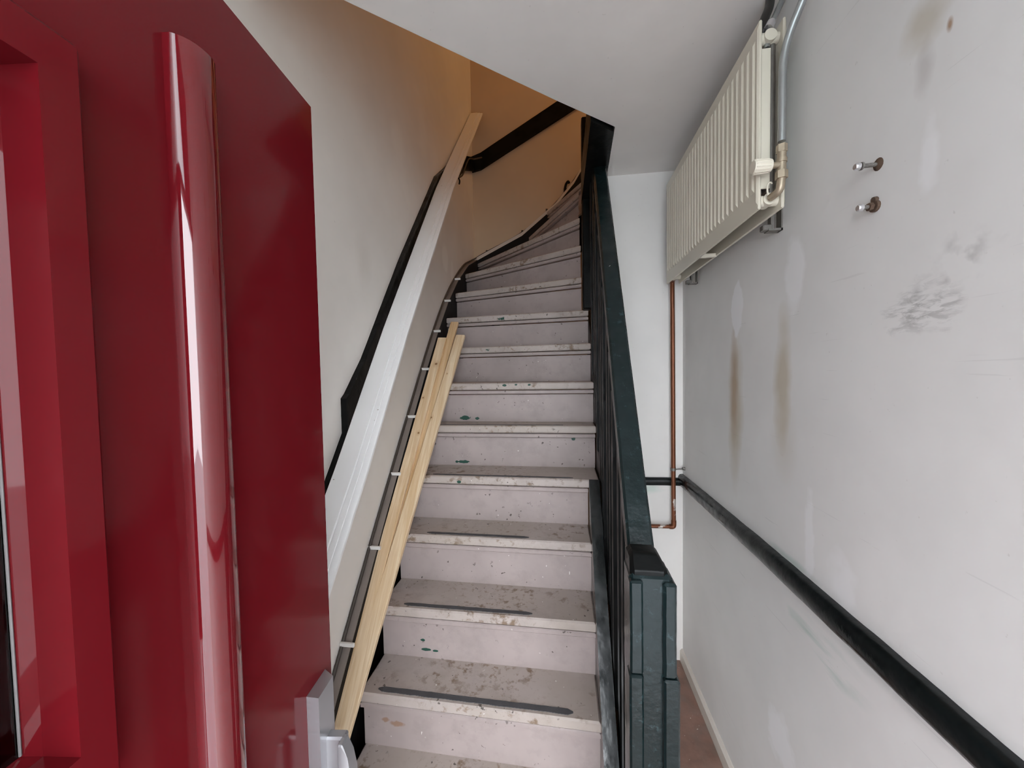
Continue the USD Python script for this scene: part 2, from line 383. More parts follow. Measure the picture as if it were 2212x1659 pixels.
# ------------------------------------------------------------------ helpers: scene objects
used = {}
def numbered(parent, name):
    k = (str(parent), name); used[k] = used.get(k, -1) + 1
    return name if used[k] == 0 else f'{name}_{used[k]:03d}'
place = {}
def tag(prim, label=None, category=None, kind=None, group=None):
    for k, v in (('label', label), ('category', category), ('kind', kind), ('group', group)):
        if v: prim.SetCustomDataByKey(k, v)
    return prim
def thing(name, label, category, loc=(0, 0, 0), kind=None, group=None):
    path = '/World/' + numbered('/World', name)
    x = UsdGeom.Xform.Define(stage, path); x.AddTranslateOp().Set(Gf.Vec3d(*map(float, loc)))
    place[path] = np.asarray(loc, float)
    return tag(x.GetPrim(), label, category, kind, group)
def part(name, mesh, mat, parent, smooth=30, label=None):
    """a mesh given in world coordinates, as a child of a thing or of another part"""
    top = str(parent.GetPath()); root = '/'.join(top.split('/')[:3])
    path = top + '/' + numbered(top, name)
    t = mesh.copy(); t.apply_translation(-place[root])
    p = usdkit.mesh(stage, path, t, M[mat] if isinstance(mat, str) else mat, smooth).GetPrim()
    return tag(p, label)
def single(name, mesh, mat, label, category, kind=None, smooth=30, group=None):
    path = '/World/' + numbered('/World', name)
    return tag(usdkit.mesh(stage, path, mesh, M[mat] if isinstance(mat, str) else mat, smooth).GetPrim(), label, category, kind, group)
S = 'structure'

# ------------------------------------------------------------------ the shell
XL, XR, YB, YF, ZC = -0.78, 0.593, 1.941, 3.318, 2.462
single('floor', bx(-0.9, 1.4, -0.33, 3.45, -0.12, 0.0), 'floor', 'reddish brown bare screed floor beside the newel post', 'floor', S, False)
single('wall_left', bx(-0.92, XL, -0.42, 3.45, 0, 5.3), 'wall_left', 'off-white painted plaster wall running up along the left side of the stairs', 'wall', S, False)
single('wall_far', bx(XL, 1.4, YF, 3.45, 0, 5.3), 'wall_far', 'yellowed plaster wall at the turn of the stairs behind the upper steps', 'wall', S, False)
single('wall_right', bx(XR, 0.72, -0.42, 2.04, 0, ZC), 'wall_right', 'stained off-white plaster wall on the right carrying the radiator', 'wall', S, False)
single('wall_rear', bx(0.19, XR, YB, 2.04, 0, ZC), 'wall_plain', 'short pale plaster wall behind the copper pipe, closing the hall under the upper stairs', 'wall', S, False)
slab = [(-0.92, -0.42), (1.4, -0.42), (1.4, 2.04), (0.231, 2.04), (0.231, YB), (0.2185, 1.556), (-0.013, 1.371), (-0.546, 0.928), (-0.80, 0.718), (-0.92, 0.618)]
cl = trimesh.creation.extrude_polygon(Polygon(slab), 0.24, engine='earcut'); cl.apply_translation((0, 0, ZC))
single('ceiling', cl, 'ceiling', 'white hall ceiling cut away along a slanting edge over the stairs', 'ceiling', S, False)
single('wall_upper_right', bx(1.3, 1.4, 0.2, YF, 0, 5.3), 'wall_far', 'plaster wall closing the upper landing on the right, hidden above the ceiling', 'wall', S, False)
single('wall_upper_front', bx(XL, 1.3, 0.1, 0.2, ZC + 0.24, 5.3), 'wall_far', 'plaster wall closing the upper landing towards the street, hidden above the ceiling', 'wall', S, False)
single('ceiling_upper', bx(-0.92, 1.4, 0.1, 3.45, 5.3, 5.4), 'ceiling', 'ceiling over the upper landing, hidden above the stairs', 'ceiling', S, False)
# street front with the open doorway and the fanlight over it
DX0, DX1, DZ, FZ = -0.352, 0.585, 1.965, 2.45
fw = [bx(-3.0, DX0, -0.42, -0.33, -0.15, 5.4), bx(DX1, 3.0, -0.42, -0.33, -0.15, 5.4), bx(DX0, DX1, -0.42, -0.33, FZ, 5.4), bx(DX0, DX1, -0.42, -0.33, -0.15, 0.0)]
single('wall_front', cat(fw), 'wall_plain', 'street front wall around the open doorway behind the viewer', 'wall', S, False)
t = thing('window_1', 'narrow fanlight window over the open front doorway behind the viewer', 'window', (0.11, -0.375, DZ), S)
part('transom_bar', bx(DX0, DX1, -0.41, -0.34, DZ, DZ + 0.045, 0.004), 'red', t)
part('pane', bx(DX0 + 0.005, DX1 - 0.005, -0.378, -0.372, DZ + 0.045, FZ), 'glass', t, False)
single('pavement', bx(-6, 6, -8, -0.42, -0.25, -0.15), 'paving', 'grey paved street outside the open front door', 'pavement', S, False)

# ------------------------------------------------------------------ trim: dado rails and skirting
def half_round(d, h):
    a = np.linspace(-np.pi / 2, np.pi / 2, 9)
    return [(0, -h)] + [(d * (0.35 + 0.65 * np.cos(x)), h * np.sin(x)) for x in a] + [(0, h)]
ys = np.linspace(-0.33, YB, 60)
zz = 0.947 + 0.003 * (meshkit.fbm(np.c_[ys * 4, ys * 0, ys * 0], 3, 5) - 0.5) - 0.012 * np.clip((ys - 1.2) / 0.74, 0, 1)
pr = half_round(0.026, 0.030)
rail = sweep(np.c_[np.full(60, XR), ys, zz], pr, (-1, 0, 0), (0, 0, 1))
single('trim_1', uneven(rail, 0.0015, 22, 0.03), 'dado', 'black gloss dado rail running along the stained right wall below the bolts', 'dado rail', S, 60)
xs = np.linspace(0.195, XR, 16)
rail = sweep(np.c_[xs, np.full(16, YB), np.full(16, 0.926) + 0.0005 * np.sin(xs * 40)], half_round(0.020, 0.020), (0, -1, 0), (0, 0, 1))
single('trim_2', uneven(rail, 0.0012, 30, 0.03), 'dado', 'short level black dado rail behind the copper pipe on the rear wall', 'dado rail', S, 60)
pth = [(-0.33, 0.86, 0.93, .075), (0.60, 0.90, 0.93, .075)]
def board(yzh, d=0.022):
    """a board on the left wall: its top edge runs through (y, z), h deep"""
    out = []
    for (y0, z0, h0), (y1, z1, h1) in zip(yzh, yzh[1:]):
        out.append(hull([(x, y, z) for (y, za, zb) in ((y0, z0, z0 - h0), (y1, z1, z1 - h1)) for x in (XL, XL + d) for z in (za, zb)]
                        ))
    return cat(out)
dl = board([(-0.33, 0.95, .07), (0.93, 0.95, .07), (1.09, 1.12, .09), (1.225, 1.30, .09)])
dl2 = board([(1.215, 1.41, .16), (1.235, 1.425, .20), (1.355, 1.555, .25), (1.723, 2.045, .30), (2.27, 2.715, .28), (2.70, 3.055, .15), (2.955, 3.225, .12), (3.30, 3.40, .12)])
df = []
for (x0, z0, h0), (x1, z1, h1) in zip([(XL, 3.405, .13), (-0.70, 3.43, .14), (-0.03, 3.793, .15), (0.60, 4.13, .15)], [(-0.70, 3.43, .14), (-0.03, 3.793, .15), (0.60, 4.13, .15)]):
    df.append(hull([(x, y, z) for (x, za, zb) in ((x0, z0, z0 - h0), (x1, z1, z1 - h1)) for y in (YF - 0.028, YF) for z in (za, zb)]))
t = thing('trim_3', 'black dado board stepping up the left wall behind the white board and round onto the far wall', 'dado board', (XL, 1.2, 1.3), S)
part('rail_board', uneven(cat([dl]), 0.001, 20, 0.06), 'black', t)
part('rail_board', uneven(cat([dl2]), 0.001, 20, 0.06), 'black', t)
part('rail_board', uneven(cat(df), 0.001, 20, 0.06), 'black', t)
sk = [(0, 0), (0.014, 0), (0.014, 0.052), (0.006, 0.062), (0, 0.062)]
single('baseboard_right', sweep(np.c_[np.full(2, XR), (-0.33, YB), (0, 0)], sk, (-1, 0, 0), (0, 0, 1)), 'skirt', 'low cream skirting along the foot of the right wall', 'skirting', S)

# ------------------------------------------------------------------ staircase
R = 0.205
noses = {1: ((-0.74, 0.915), (0.10, 0.915)), 2: ((-0.70, 1.140), (0.10, 1.125)), 3: ((-0.70, 1.290), (0.10, 1.283)), 4: ((-0.70, 1.456), (0.10, 1.447)),
         5: ((-0.70, 1.611), (0.10, 1.598)), 6: ((-0.70, 1.778), (0.152, 1.777)), 7: ((-0.70, 1.905), (0.152, 1.893)), 8: ((-0.595, 2.150), (0.152, 2.048)),
         9: ((-0.738, 2.332), (0.154, 2.213)), 10: ((-0.736, 2.553), (0.124, 2.270)), 11: ((-0.724, 2.829), (0.123, 2.321)), 12: ((-0.633, 3.173), (0.127, 2.411)),
         13: ((-0.229, 3.189), (0.133, 2.482)), 14: ((0.02, 3.04), (0.151, 2.809)), 15: ((0.30, 3.2), (0.22, 2.6))}
def left_x(n): return -0.70 if n <= 7 else (-0.715 if n == 8 else -0.74)
def region(n):
    if n <= 4: return sbox(left_x(n), 0.9, 0.104, 2.6)
    if n == 5: return sbox(left_x(n), 0.9, 0.150, 2.6)
    if n <= 9: return sbox(left_x(n), 0.9, 0.153, 2.6)
    r = sbox(left_x(n), 1.5, 0.119, YF - 0.035)
    return r.union(sbox(0.118, 2.225, 0.5, YF - 0.035)) if n >= 14 else r
def ahead(line, off=0.0, near=False):
    """the half plane behind (further up than) a nose line, moved back by off; near: the other side"""
    a, b = np.array(line[0]), np.array(line[1]); d = (b - a) / np.linalg.norm(b - a); nb = np.array([-d[1], d[0]])
    a, b = a + nb * off, b + nb * off; s = -1 if near else 1
    return Polygon([a - d * 9, b + d * 9, b + d * 9 + s * nb * 18, a - d * 9 + s * nb * 18])
def band(n, o0, o1, clip):
    p = clip.intersection(ahead(noses[n], o0)).intersection(ahead(noses[n], o1, True))
    return p if p.geom_type == 'Polygon' else max(p.geoms, key=lambda q: q.area)
st = thing('staircase', 'steep painted wooden staircase with chipped grey-pink steps winding to the right at the top', 'staircase', (-0.3, 1.0, 0))
for n in range(1, 15):
    z = R * n
    reg = region(n)
    p = reg.intersection(ahead(noses[n])).intersection(ahead(noses[n + 1], 0.045, True))
    p = p if p.geom_type == 'Polygon' else max(p.geoms, key=lambda q: q.area)
    p = Polygon(p.exterior).simplify(0.001)
    if n == 4 or n == 5:
        pass
    tr = prism(p, z - 0.036, z, 0.005)
    part('tread', tr, 'tread', st)
    rreg = region(n - 1) if n in (5, 6) else reg
    part('riser', prism(band(n, 0.026, 0.044, rreg), z - R - 0.002, z - 0.0625), 'riser', st)
    part('nosing_moulding', prism(band(n, 0.004, 0.034, rreg), z - 0.0585, z - 0.0395, 0.0035), 'riser', st)
# thin worn grip strips near the noses
for n, x0, x1, w in ((2, -0.642, 0.021, 0.020), (3, -0.61, -0.119, 0.017), (4, -0.575, -0.143, 0.017), (5, -0.60, 0.04, 0.012), (6, -0.62, 0.0, 0.008)):
    a, b = noses[n]; y0 = np.interp(x0, (a[0], b[0]), (a[1], b[1])) + 0.024; y1 = np.interp(x1, (a[0], b[0]), (a[1], b[1])) + 0.024
    k = 40; u = np.linspace(0, 1, k); x = x0 + (x1 - x0) * u; y = y0 + (y1 - y0) * u
    e = np.minimum(1, np.minimum(u, 1 - u) * (60 if n == 2 else 18) + 0.15) ** 0.7
    wob = lambda s: 0.0016 * (meshkit.fbm(np.c_[x * 40, x * 0 + s, x * 0 + n], 3, 2) - 0.5) * 2
    lo, hi = y - w / 2 * e + wob(1), y + w / 2 * e + wob(5)
    pr = Polygon(np.r_[np.c_[x, lo], np.c_[x, hi][::-1]]).buffer(0)
    if pr.geom_type != 'Polygon': pr = max(pr.geoms, key=lambda q: q.area)
    s_ = trimesh.creation.extrude_polygon(pr, 0.0016, engine='earcut'); s_.apply_translation((0, 0, R * n))
    part('grip_strip', s_, 'strip', st, False, 'worn dark anti-slip strip')
# wall string: black inner face, grey top
wl = [(0.80, 0.13), (0.95, 0.27), (1.101, 0.464), (1.364, 0.794), (1.564, 1.036), (1.759, 1.27), (1.962, 1.508), (2.167, 1.737), (2.39, 1.96), (2.643, 2.163), (2.962, 2.361), (3.30, 2.50)]
ws, wc, wf = [], [], []
XI = -0.742
for (y0, z0), (y1, z1) in zip(wl, wl[1:]):
    ws.append(hull([(x, y, z) for y, zt in ((y0, z0), (y1, z1)) for x in (XL, XI) for z in (zt - 0.006, max(0, zt - 0.62))]))
    wc.append(hull([(x, y, z) for y, zt in ((y0, z0), (y1, z1)) for x in (XL, XI - 0.001) for z in (zt - 0.006, zt)]))
ft = [(XL, 2.50), (-0.687, 2.545), (-0.338, 2.709), (-0.043, 2.94), (0.118, 3.123), (0.30, 3.42)]
for (x0, z0), (x1, z1) in zip(ft, ft[1:]):
    ws.append(hull([(x, y, z) for x, zt in ((x0, z0), (x1, z1)) for y in (YF - 0.034, YF) for z in (zt - 0.006, zt - 0.7)]))
    wf.append(hull([(x, y, z) for x, zt in ((x0, z0), (x1, z1)) for y in (YF - 0.0345, YF) for z in (zt - 0.03, zt)]))
part('wall_string', cat(ws), 'string_black', st, 20, 'black painted wall string')
part('string_top', cat(wf), 'skirt', st, 20, 'pale top edge of the wall string on the far wall')
part('string_top', cat(wc), 'string_cap', st, 20, 'grey brown top edge of the wall string')
# closed lower outer string (black, glossy top) and the cut upper one
def nose_z(y): return 0.41 + (y - 1.125) * R / 0.158
lo = [(0.80, 0.0), (0.80, nose_z(0.80) + 0.075), (1.555, nose_z(1.555) + 0.072), (1.555, nose_z(1.555) - 0.25), (1.0, 0.0)]
def plate(poly_yz, x0, x1, b=0.004):
    t = trimesh.creation.extrude_polygon(Polygon(poly_yz), x1 - x0, engine='earcut')
    v = t.vertices.copy(); t.vertices = np.c_[v[:, 2] + x0, v[:, 0], v[:, 1]]; t.fix_normals(); return t
part('outer_string', uneven(plate(lo, 0.104, 0.146), 0.0008, 26, 0.03), 'string_gloss', st, 40, 'glossy black lower outer string')
up_s = [(1.557, nose_z(1.50) - 0.30), (1.557, nose_z(1.557) + 0.02), (2.12, nose_z(2.12) + 0.03), (2.36, 1.86), (2.36, 1.2)]
part('outer_string', plate(up_s, 0.1545, 0.19), 'black', st, 20, 'black upper outer string')
pan = [(0.80, 0.0), (0.80, nose_z(0.80) - 0.03), (YB, nose_z(YB) - 0.03), (YB, 0)]
part('side_panel', plate(pan, 0.192, 0.198), 'wall_plain', st, False, 'plain boarding under the stairs')

# ------------------------------------------------------------------ balustrade
bal = thing('balustrade', 'dark green gloss balustrade with square newel and sloping handrail beside the stairs', 'balustrade', (0.167, 0.76, 0))
NX0, NX1, NY0, NY1 = 0.125, 0.210, 0.722, 0.806
nw = part('newel_post', uneven(bx(NX0, NX1 - 0.004, NY0 + 0.010, NY1, 0, 1.098, 0.007), 0.0008, 40, 0.03), 'dark_green', bal, 40, 'square newel post with raised corner strips')
part('corner_strip', uneven(bx(NX0 - 0.001, NX0 + 0.024, NY0, NY0 + 0.03, 0.9045, 1.090, 0.004), 0.0008, 40, 0.02), 'dark_green', nw, 40)
part('corner_strip', uneven(bx(NX1 - 0.024, NX1 + 0.001, NY0, NY1 - 0.01, 0.9, 1.088, 0.005), 0.0008, 40, 0.02), 'dark_green', nw, 40)
part('plinth_strip', uneven(bx(NX0 - 0.003, NX0 + 0.024, NY0 - 0.003, NY0 + 0.03, 0, 0.905, 0.004), 0.0006, 40, 0.04), 'dark_green', nw, 40)
part('plinth_strip', uneven(bx(NX1 - 0.024, NX1 + 0.006, NY0 - 0.003, NY1 - 0.01, 0, 0.900, 0.004), 0.0006, 40, 0.04), 'dark_green', nw, 40)
part('newel_cap', uneven(hull(np.vstack([bx(NX0 + 0.002, NX1 - 0.012, NY0 + 0.014, NY1, 1.085, 1.112, 0.008).vertices, bx(NX0 + 0.004, NX1 - 0.020, NY0 + 0.03, NY1, 1.09, 1.128, 0.008).vertices])), 0.0008, 40, 0.02), 'black', nw, 50)
P0, P1 = np.array([0.176, 0.80, 0.925]), np.array([0.186, 1.93, 2.575])
dv = (P1 - P0) / np.linalg.norm(P1 - P0); nv = np.cross([1, 0, 0], dv); nv /= np.linalg.norm(nv)
part('handrail', uneven(beam(P0, P1, (1, 0, 0), 0.030, nv, 0.024, 0.006), 0.0007, 30, 0.04), 'dark_green', bal, 40, 'worn dark green handrail')
def rail_z(y): return P0[2] + (y - P0[1]) * (P1[2] - P0[2]) / (P1[1] - P0[1])
for k, y in enumerate([0.90, 0.985, 1.07, 1.155, 1.24, 1.325, 1.41, 1.50, 1.585, 1.67, 1.755, 1.84, 1.93]):
    y1 = y + 0.034; zb = nose_z(y) + 0.01 if y > 1.52 else nose_z(y) - (0.02 if k % 2 else 0.07); zt = min(rail_z(y) - 0.012, 2.44)
    x0 = 0.151 + 0.004 * ((k * 7) % 3 - 1) * 0.5
    g_ = [(x, yy, zb + (0.0 if 0.006 < abs(x - x0) < 0.022 else 0.012)) for yy in (y, y1) for x in (x0, x0 + 0.006, x0 + 0.019, x0 + 0.025)] + [(x, yy, zt) for yy in (y, y1) for x in (x0, x0 + 0.025)]
    part('baluster', hull(g_), 'black', bal, 20)
part('upper_post', uneven(bx(0.120, 0.196, 2.142, 2.222, 1.84, 2.90, 0.006), 0.0006, 40, 0.05), 'black', bal, 40, 'black upper newel post at the turn')
top = [(0.118, 1.484), (0.214, 1.564), (0.227, 1.938), (0.196, 1.938), (0.196, 2.20), (0.118, 2.20)]
tb = trimesh.creation.extrude_polygon(Polygon(top), 0.18, engine='earcut'); tb.apply_translation((0, 0, ZC - 0.014))
part('head_board', uneven(tb, 0.0012, 30, 0.05), 'black', bal, 40, 'black board where the balustrade meets the ceiling')

# ------------------------------------------------------------------ front door (open, seen from its outer face)
D0 = np.array([-0.42, 0.6, 0.0]); dd = np.array([-0.0951, 0.99547, 0.0]); dn = np.array([0.99547, 0.0951, 0.0])
def dw(mesh):
    """door coordinates (distance from the free edge, distance off the face, height) to the world"""
    t = mesh.copy(); v = t.vertices
    t.vertices = D0 - v[:, :1] * dd + v[:, 1:2] * dn + v[:, 2:] * np.array([0, 0, 1.0]); return t
hinge = D0 - 0.925 * dd
dr = thing('door_1', 'open glossy red front door with half-round mouldings and a narrow glazed panel', 'door', hinge, S)
def mesh_of(man):
    q = man.to_mesh(); return trimesh.Trimesh(q.vert_properties[:, :3], q.tri_verts, process=False)
def man_of(t): return manifold3d.Manifold(manifold3d.Mesh(np.asarray(t.vertices, np.float32), np.asarray(t.faces, np.uint32)))
GX0, GX1, GZ0, GZ1 = 0.383, 0.545, 1.215, 1.721
leaf = man_of(bx(0, 0.925, -0.045, 0, 0.02, 1.957, 0.0025)) - man_of(bx(GX0, GX1, -0.1, 0.1, GZ0, GZ1))
part('door_leaf', dw(mesh_of(leaf)), 'red', dr, 25)
ring = man_of(bx(0.354, 0.574, 0.0, 0.022, 1.165, 1.756, 0.005)) - man_of(bx(GX0, GX1, -0.1, 0.1, GZ0, GZ1))
part('glazing_frame', dw(mesh_of(ring)), 'red', dr, 25)
# sloped bead inside the opening, narrowing towards the glass
def bead(x0, x1, z0, z1, d0, d1, w):
    o = [(x0, z0), (x1, z0), (x1, z1), (x0, z1)]; i = [(x0 + w, z0 + w), (x1 - w, z0 + w), (x1 - w, z1 - w), (x0 + w, z1 - w)]
    out = []
    for k in range(4):
        l = (k + 1) % 4
        out.append(hull([(p[0], d, p[1]) for p, d in ((o[k], d0), (o[l], d0), (o[k], d1), (o[l], d1), (i[k], d1), (i[l], d1))]))
    return cat(out)
part('glazing_bead', dw(bead(GX0, GX1, GZ0, GZ1, -0.008, -0.020, 0.004)), 'red_thick', dr, 25)
part('putty_line', dw(cat([tube([(x, -0.0190, z0), (x, -0.0190, z1)], 0.0009, 6) for x, z0, z1 in ((GX0 + 0.0048, GZ0 + 0.005, GZ1 - 0.005), (GX1 - 0.0048, GZ0 + 0.005, GZ1 - 0.005))])), 'putty', dr)
part('pane', dw(bx(GX0, GX1, -0.026, -0.020, GZ0, GZ1)), 'dark_glass', dr, False, 'dark glass pane of the front door')
for s0 in (0.240, 0.690):
    prof = [(0.267, 0), (0.267, 0.008), (0.2645, 0.0124), (0.2612, 0.0164), (0.257, 0.0198), (0.252, 0.0222), (0.246, 0.0236), (0.239, 0.0242), (0.233, 0.0234), (0.2275, 0.0212), (0.2225, 0.0175), (0.2192, 0.012), (0.218, 0.006), (0.218, 0)]
    prof = [(p - 0.240, q) for p, q in prof]
    pts = np.array([(s0 + p, q, z) for p, q in prof for z in (0.28, 1.845)])
    part('half_round_moulding', dw(hull(pts)), 'red_thick', dr, 40)
hp = part('handle_plate', dw(hull([(s, o, z) for s, o, z in [(0.022, 0, 0.983), (0.077, 0, 0.983), (0.033, 0.020, 0.981), (0.077, 0.020, 0.981), (0.022, 0, 0.72), (0.077, 0, 0.72), (0.033, 0.020, 0.723), (0.077, 0.020, 0.723)]])), 'alu', dr, 20, 'silver security plate')
grip = hull(np.vstack([bx(0.050, 0.072, 0.044, 0.053, 0.745, 0.897, 0.002).vertices, np.array([(0.049, 0.060, 0.872), (0.070, 0.060, 0.874), (0.046, 0.064, 0.84), (0.069, 0.064, 0.84), (0.046, 0.064, 0.76), (0.069, 0.064, 0.76)])]))
part('handle', dw(cat([bx(0.042, 0.060, 0.015, 0.050, 0.76, 0.897, 0.003), grip])), 'alu', hp, 25, 'silver pull handle')

# ------------------------------------------------------------------ radiator and its pipes
RX0, RX1, RY0, RY1, RZ0, RZ1 = 0.4870, 0.557, 1.020, 1.850, 1.893, 2.354
rad = thing('radiator', 'cream ribbed double panel radiator high on the right wall under the ceiling', 'radiator', (0.52, 1.43, RZ0))
def rad_panel(xf, s):
    """pressed steel panel: plate with upright ribs; s=-1 ribs towards -X"""
    out = [bx(min(xf - s * 0.007, xf), max(xf - s * 0.007, xf), RY0, RY1, RZ0, RZ1, 0.003)]
    n = 27; pitch = (RY1 - RY0 - 0.03) / n
    for k in range(n):
        y = RY0 + 0.015 + (k + 0.5) * pitch; h = pitch * 0.30; w = pitch * 0.17
        a = [(xf, y - h, RZ0 + 0.050), (xf, y + h, RZ0 + 0.050), (xf, y - h, RZ1 - 0.035), (xf, y + h, RZ1 - 0.035)]
        b = [(xf + s * 0.0045, y - w, RZ0 + 0.060), (xf + s * 0.0045, y + w, RZ0 + 0.060), (xf + s * 0.0045, y - w, RZ1 - 0.045), (xf + s * 0.0045, y + w, RZ1 - 0.045)]
        out.append(hull(a + b))
    # raised end margins
    for y0, y1 in ((RY0 + 0.002, RY0 + 0.012),):
        out.append(hull([(xf, y0, RZ0 + 0.01), (xf, y1, RZ0 + 0.01), (xf, y0, RZ1 - 0.01), (xf, y1, RZ1 - 0.01), (xf + s * 0.003, (y0 + y1) / 2, RZ0 + 0.02), (xf + s * 0.003, (y0 + y1) / 2, RZ1 - 0.02)]))
    return cat(out)
part('front_panel', rad_panel(RX0 + 0.0045, -1), 'cream', rad, 30)
part('rear_panel', rad_panel(RX1 - 0.0045, 1), 'cream', rad, 30)
part('convector_end', bx(0.4990, 0.524, RY0 + 0.012, RY0 + 0.016, 1.948, 2.292, 0.001), 'cream', rad, 20)
zg = []
yy = np.linspace(RY0 + 0.03, RY1 - 0.03, 49)
for k, (a, b) in enumerate(zip(yy, yy[1:])):
    x = 0.5000 if k % 2 else 0.523
    zg.append(bx(x - 0.0006, x + 0.0006, a, b, 1.95, 2.29)); zg.append(bx(0.5000, 0.523, b - 0.0006, b + 0.0006, 1.95, 2.29))
part('convector', cat(zg), 'fin', rad, False, 'corrugated sheet between the panels')
for y in (RY0 + 0.025, RY1 - 0.03):
    for z in (RZ0 + 0.028, RZ1 - 0.032):
        part('connector', cat([cyl((RX0 + 0.012, y, z), (RX1 - 0.012, y, z), 0.0135), cyl((0.522, y - 0.016, z), (0.522, y + 0.016, z), 0.0145)]), 'cream', rad, 40)
part('cross_strut', bx(RX0 + 0.008, RX1 - 0.008, 1.42, 1.435, RZ0 - 0.001, RZ0 + 0.012, 0.001), 'cream', rad, 20)
for y in (1.115, 1.745):
    b_ = [bx(RX1 + 0.001, XR, y - 0.012, y + 0.012, 1.866, 1.872), bx(XR - 0.004, XR, y - 0.012, y + 0.012, 1.866, 1.93), bx(RX1 - 0.012, RX1 + 0.012, y - 0.010, y + 0.010, 1.868, 1.884, 0.002), bx(XR - 0.028, XR - 0.02, y - 0.008, y + 0.008, 1.87, 1.95)]
    part('wall_bracket', cat(b_), 'dull_steel', rad, False, 'grey steel wall bracket')
part('bleed_hook', tube(smooth_path([(0.512, RY0 - 0.004, 1.925), (0.508, RY0 - 0.008, 1.945), (0.514, RY0 - 0.008, 1.953), (0.520, RY0 - 0.004, 1.952)], 5), 0.0022, 8), 'cream', rad)

pp = thing('heating_pipe', 'grey steel heating pipe with thermostatic valve bending down beside the radiator', 'pipe', (0.53, 0.995, 1.92))
part('pipe', tube(bend([(0.580, 0.905, 2.47), (0.569, 0.940, 2.385), (0.531, 0.995, 2.255), (0.5305, 0.995, 2.04)], 0.05, 9), 0.0085, 18), 'steel', pp, 50)
vx, vy = 0.5305, 0.995
part('compression_nut', cyl((vx, vy, 2.014), (vx, vy, 2.032), 0.0118, 6), 'brass', pp, 15)
vb = part('valve_body', cat([cyl((vx, vy, 1.955), (vx, vy, 2.022), 0.0098, 20), cyl((vx, vy, 1.985), (vx - 0.028, vy, 1.985), 0.0075, 16), cyl((vx, vy, 1.990), (vx, vy, 1.999), 0.0116, 20)]), 'brass', pp, 30, 'tarnished brass valve body')
part('union_nut', cyl((vx, vy, 1.952), (vx, vy, 1.970), 0.0132, 6), 'brass', pp, 15)
part('elbow', tube(bend([(vx, vy, 1.955), (vx - 0.001, vy + 0.002, 1.925), (vx - 0.009, vy + 0.03, 1.921)], 0.03, 9), 0.0090, 16), 'brass', pp, 50)
kx = vx - 0.026
part('thermostat_knob', cat([tube([(kx + 0.002, vy, 1.985), (kx, vy, 1.985), (kx - 0.034, vy, 1.985), (kx - 0.0385, vy, 1.985)], [0.014, 0.0152, 0.0172, 0.0150], 24)] + [cyl((kx - 0.004, vy + 0.0155 * math.cos(a), 1.985 + 0.0155 * math.sin(a)), (kx - 0.036, vy + 0.0168 * math.cos(a), 1.985 + 0.0168 * math.sin(a)), 0.0011, 6) for a in np.linspace(0, 2 * np.pi, 16, endpoint=False)]), 'ivory', pp, 40, 'ivory thermostat knob')

p2 = thing('heating_pipe', 'thin grey steel pipe dropping from the ceiling into the top corner of the radiator', 'pipe', (0.52, 1.05, 2.33))
part('pipe', tube(bend([(0.588, 1.098, 2.47), (0.545, 1.062, 2.385), (0.522, RY0 + 0.025, 2.345), (0.520, RY0 + 0.025, 2.30)], 0.03, 8), 0.0070, 16), 'steel', p2, 50)
part('lower_pipe', cyl((0.5345, RY0 + 0.030, 2.31), (0.5345, RY0 + 0.030, 1.935), 0.0080, 16), 'dull_steel', p2, 50, 'dull pipe between the radiator panels')
part('coupling', cyl((0.530, 1.045, 2.362), (0.521, 1.041, 2.344), 0.0105, 18), 'zinc', p2, 30)
single('drain_pipe', tube(smooth_path([(0.548, 1.085, 2.465), (0.541, 1.075, 2.43), (0.522, 1.06, 2.385), (0.510, 1.052, 2.352), (0.506, 1.048, 2.33)], 6), 0.0105, 16), 'black_pipe', 'thick black pipe curving from the ceiling into the top of the radiator', 'pipe', None, 60)

cp = thing('copper_pipe', 'brown copper pipe running down the rear wall corner from the radiator and turning left', 'pipe', (0.536, 1.902, 0.71))
part('pipe', tube(bend([(0.530, 1.838, 1.922), (0.532, 1.902, 1.922), (0.5335, 1.902, 1.80), (0.538, 1.902, 0.735)], 0.02, 6), 0.0105, 16), 'copper', cp, 50)
part('branch', cyl((0.525, 1.902, 0.710), (0.205, 1.902, 0.706), 0.0095, 16), 'copper', cp, 50)
part('elbow', tube(bend([(0.538, 1.902, 0.742), (0.538, 1.902, 0.710), (0.518, 1.902, 0.710)], 0.02, 7), 0.0122, 16), 'copper', cp, 50, 'elbow with dabs of white paint')
part('pipe_clip', cat([cyl((0.545, 1.902, 0.998), (XR, 1.908, 1.0), 0.0030, 8), cyl((0.580, 1.906, 1.0), (XR, 1.908, 1.0), 0.0065, 12, 0.009), cyl((0.536, 1.902, 0.991), (0.536, 1.902, 1.005), 0.0125, 16)]), 'dull_steel', cp, 30, 'grey metal pipe clip')

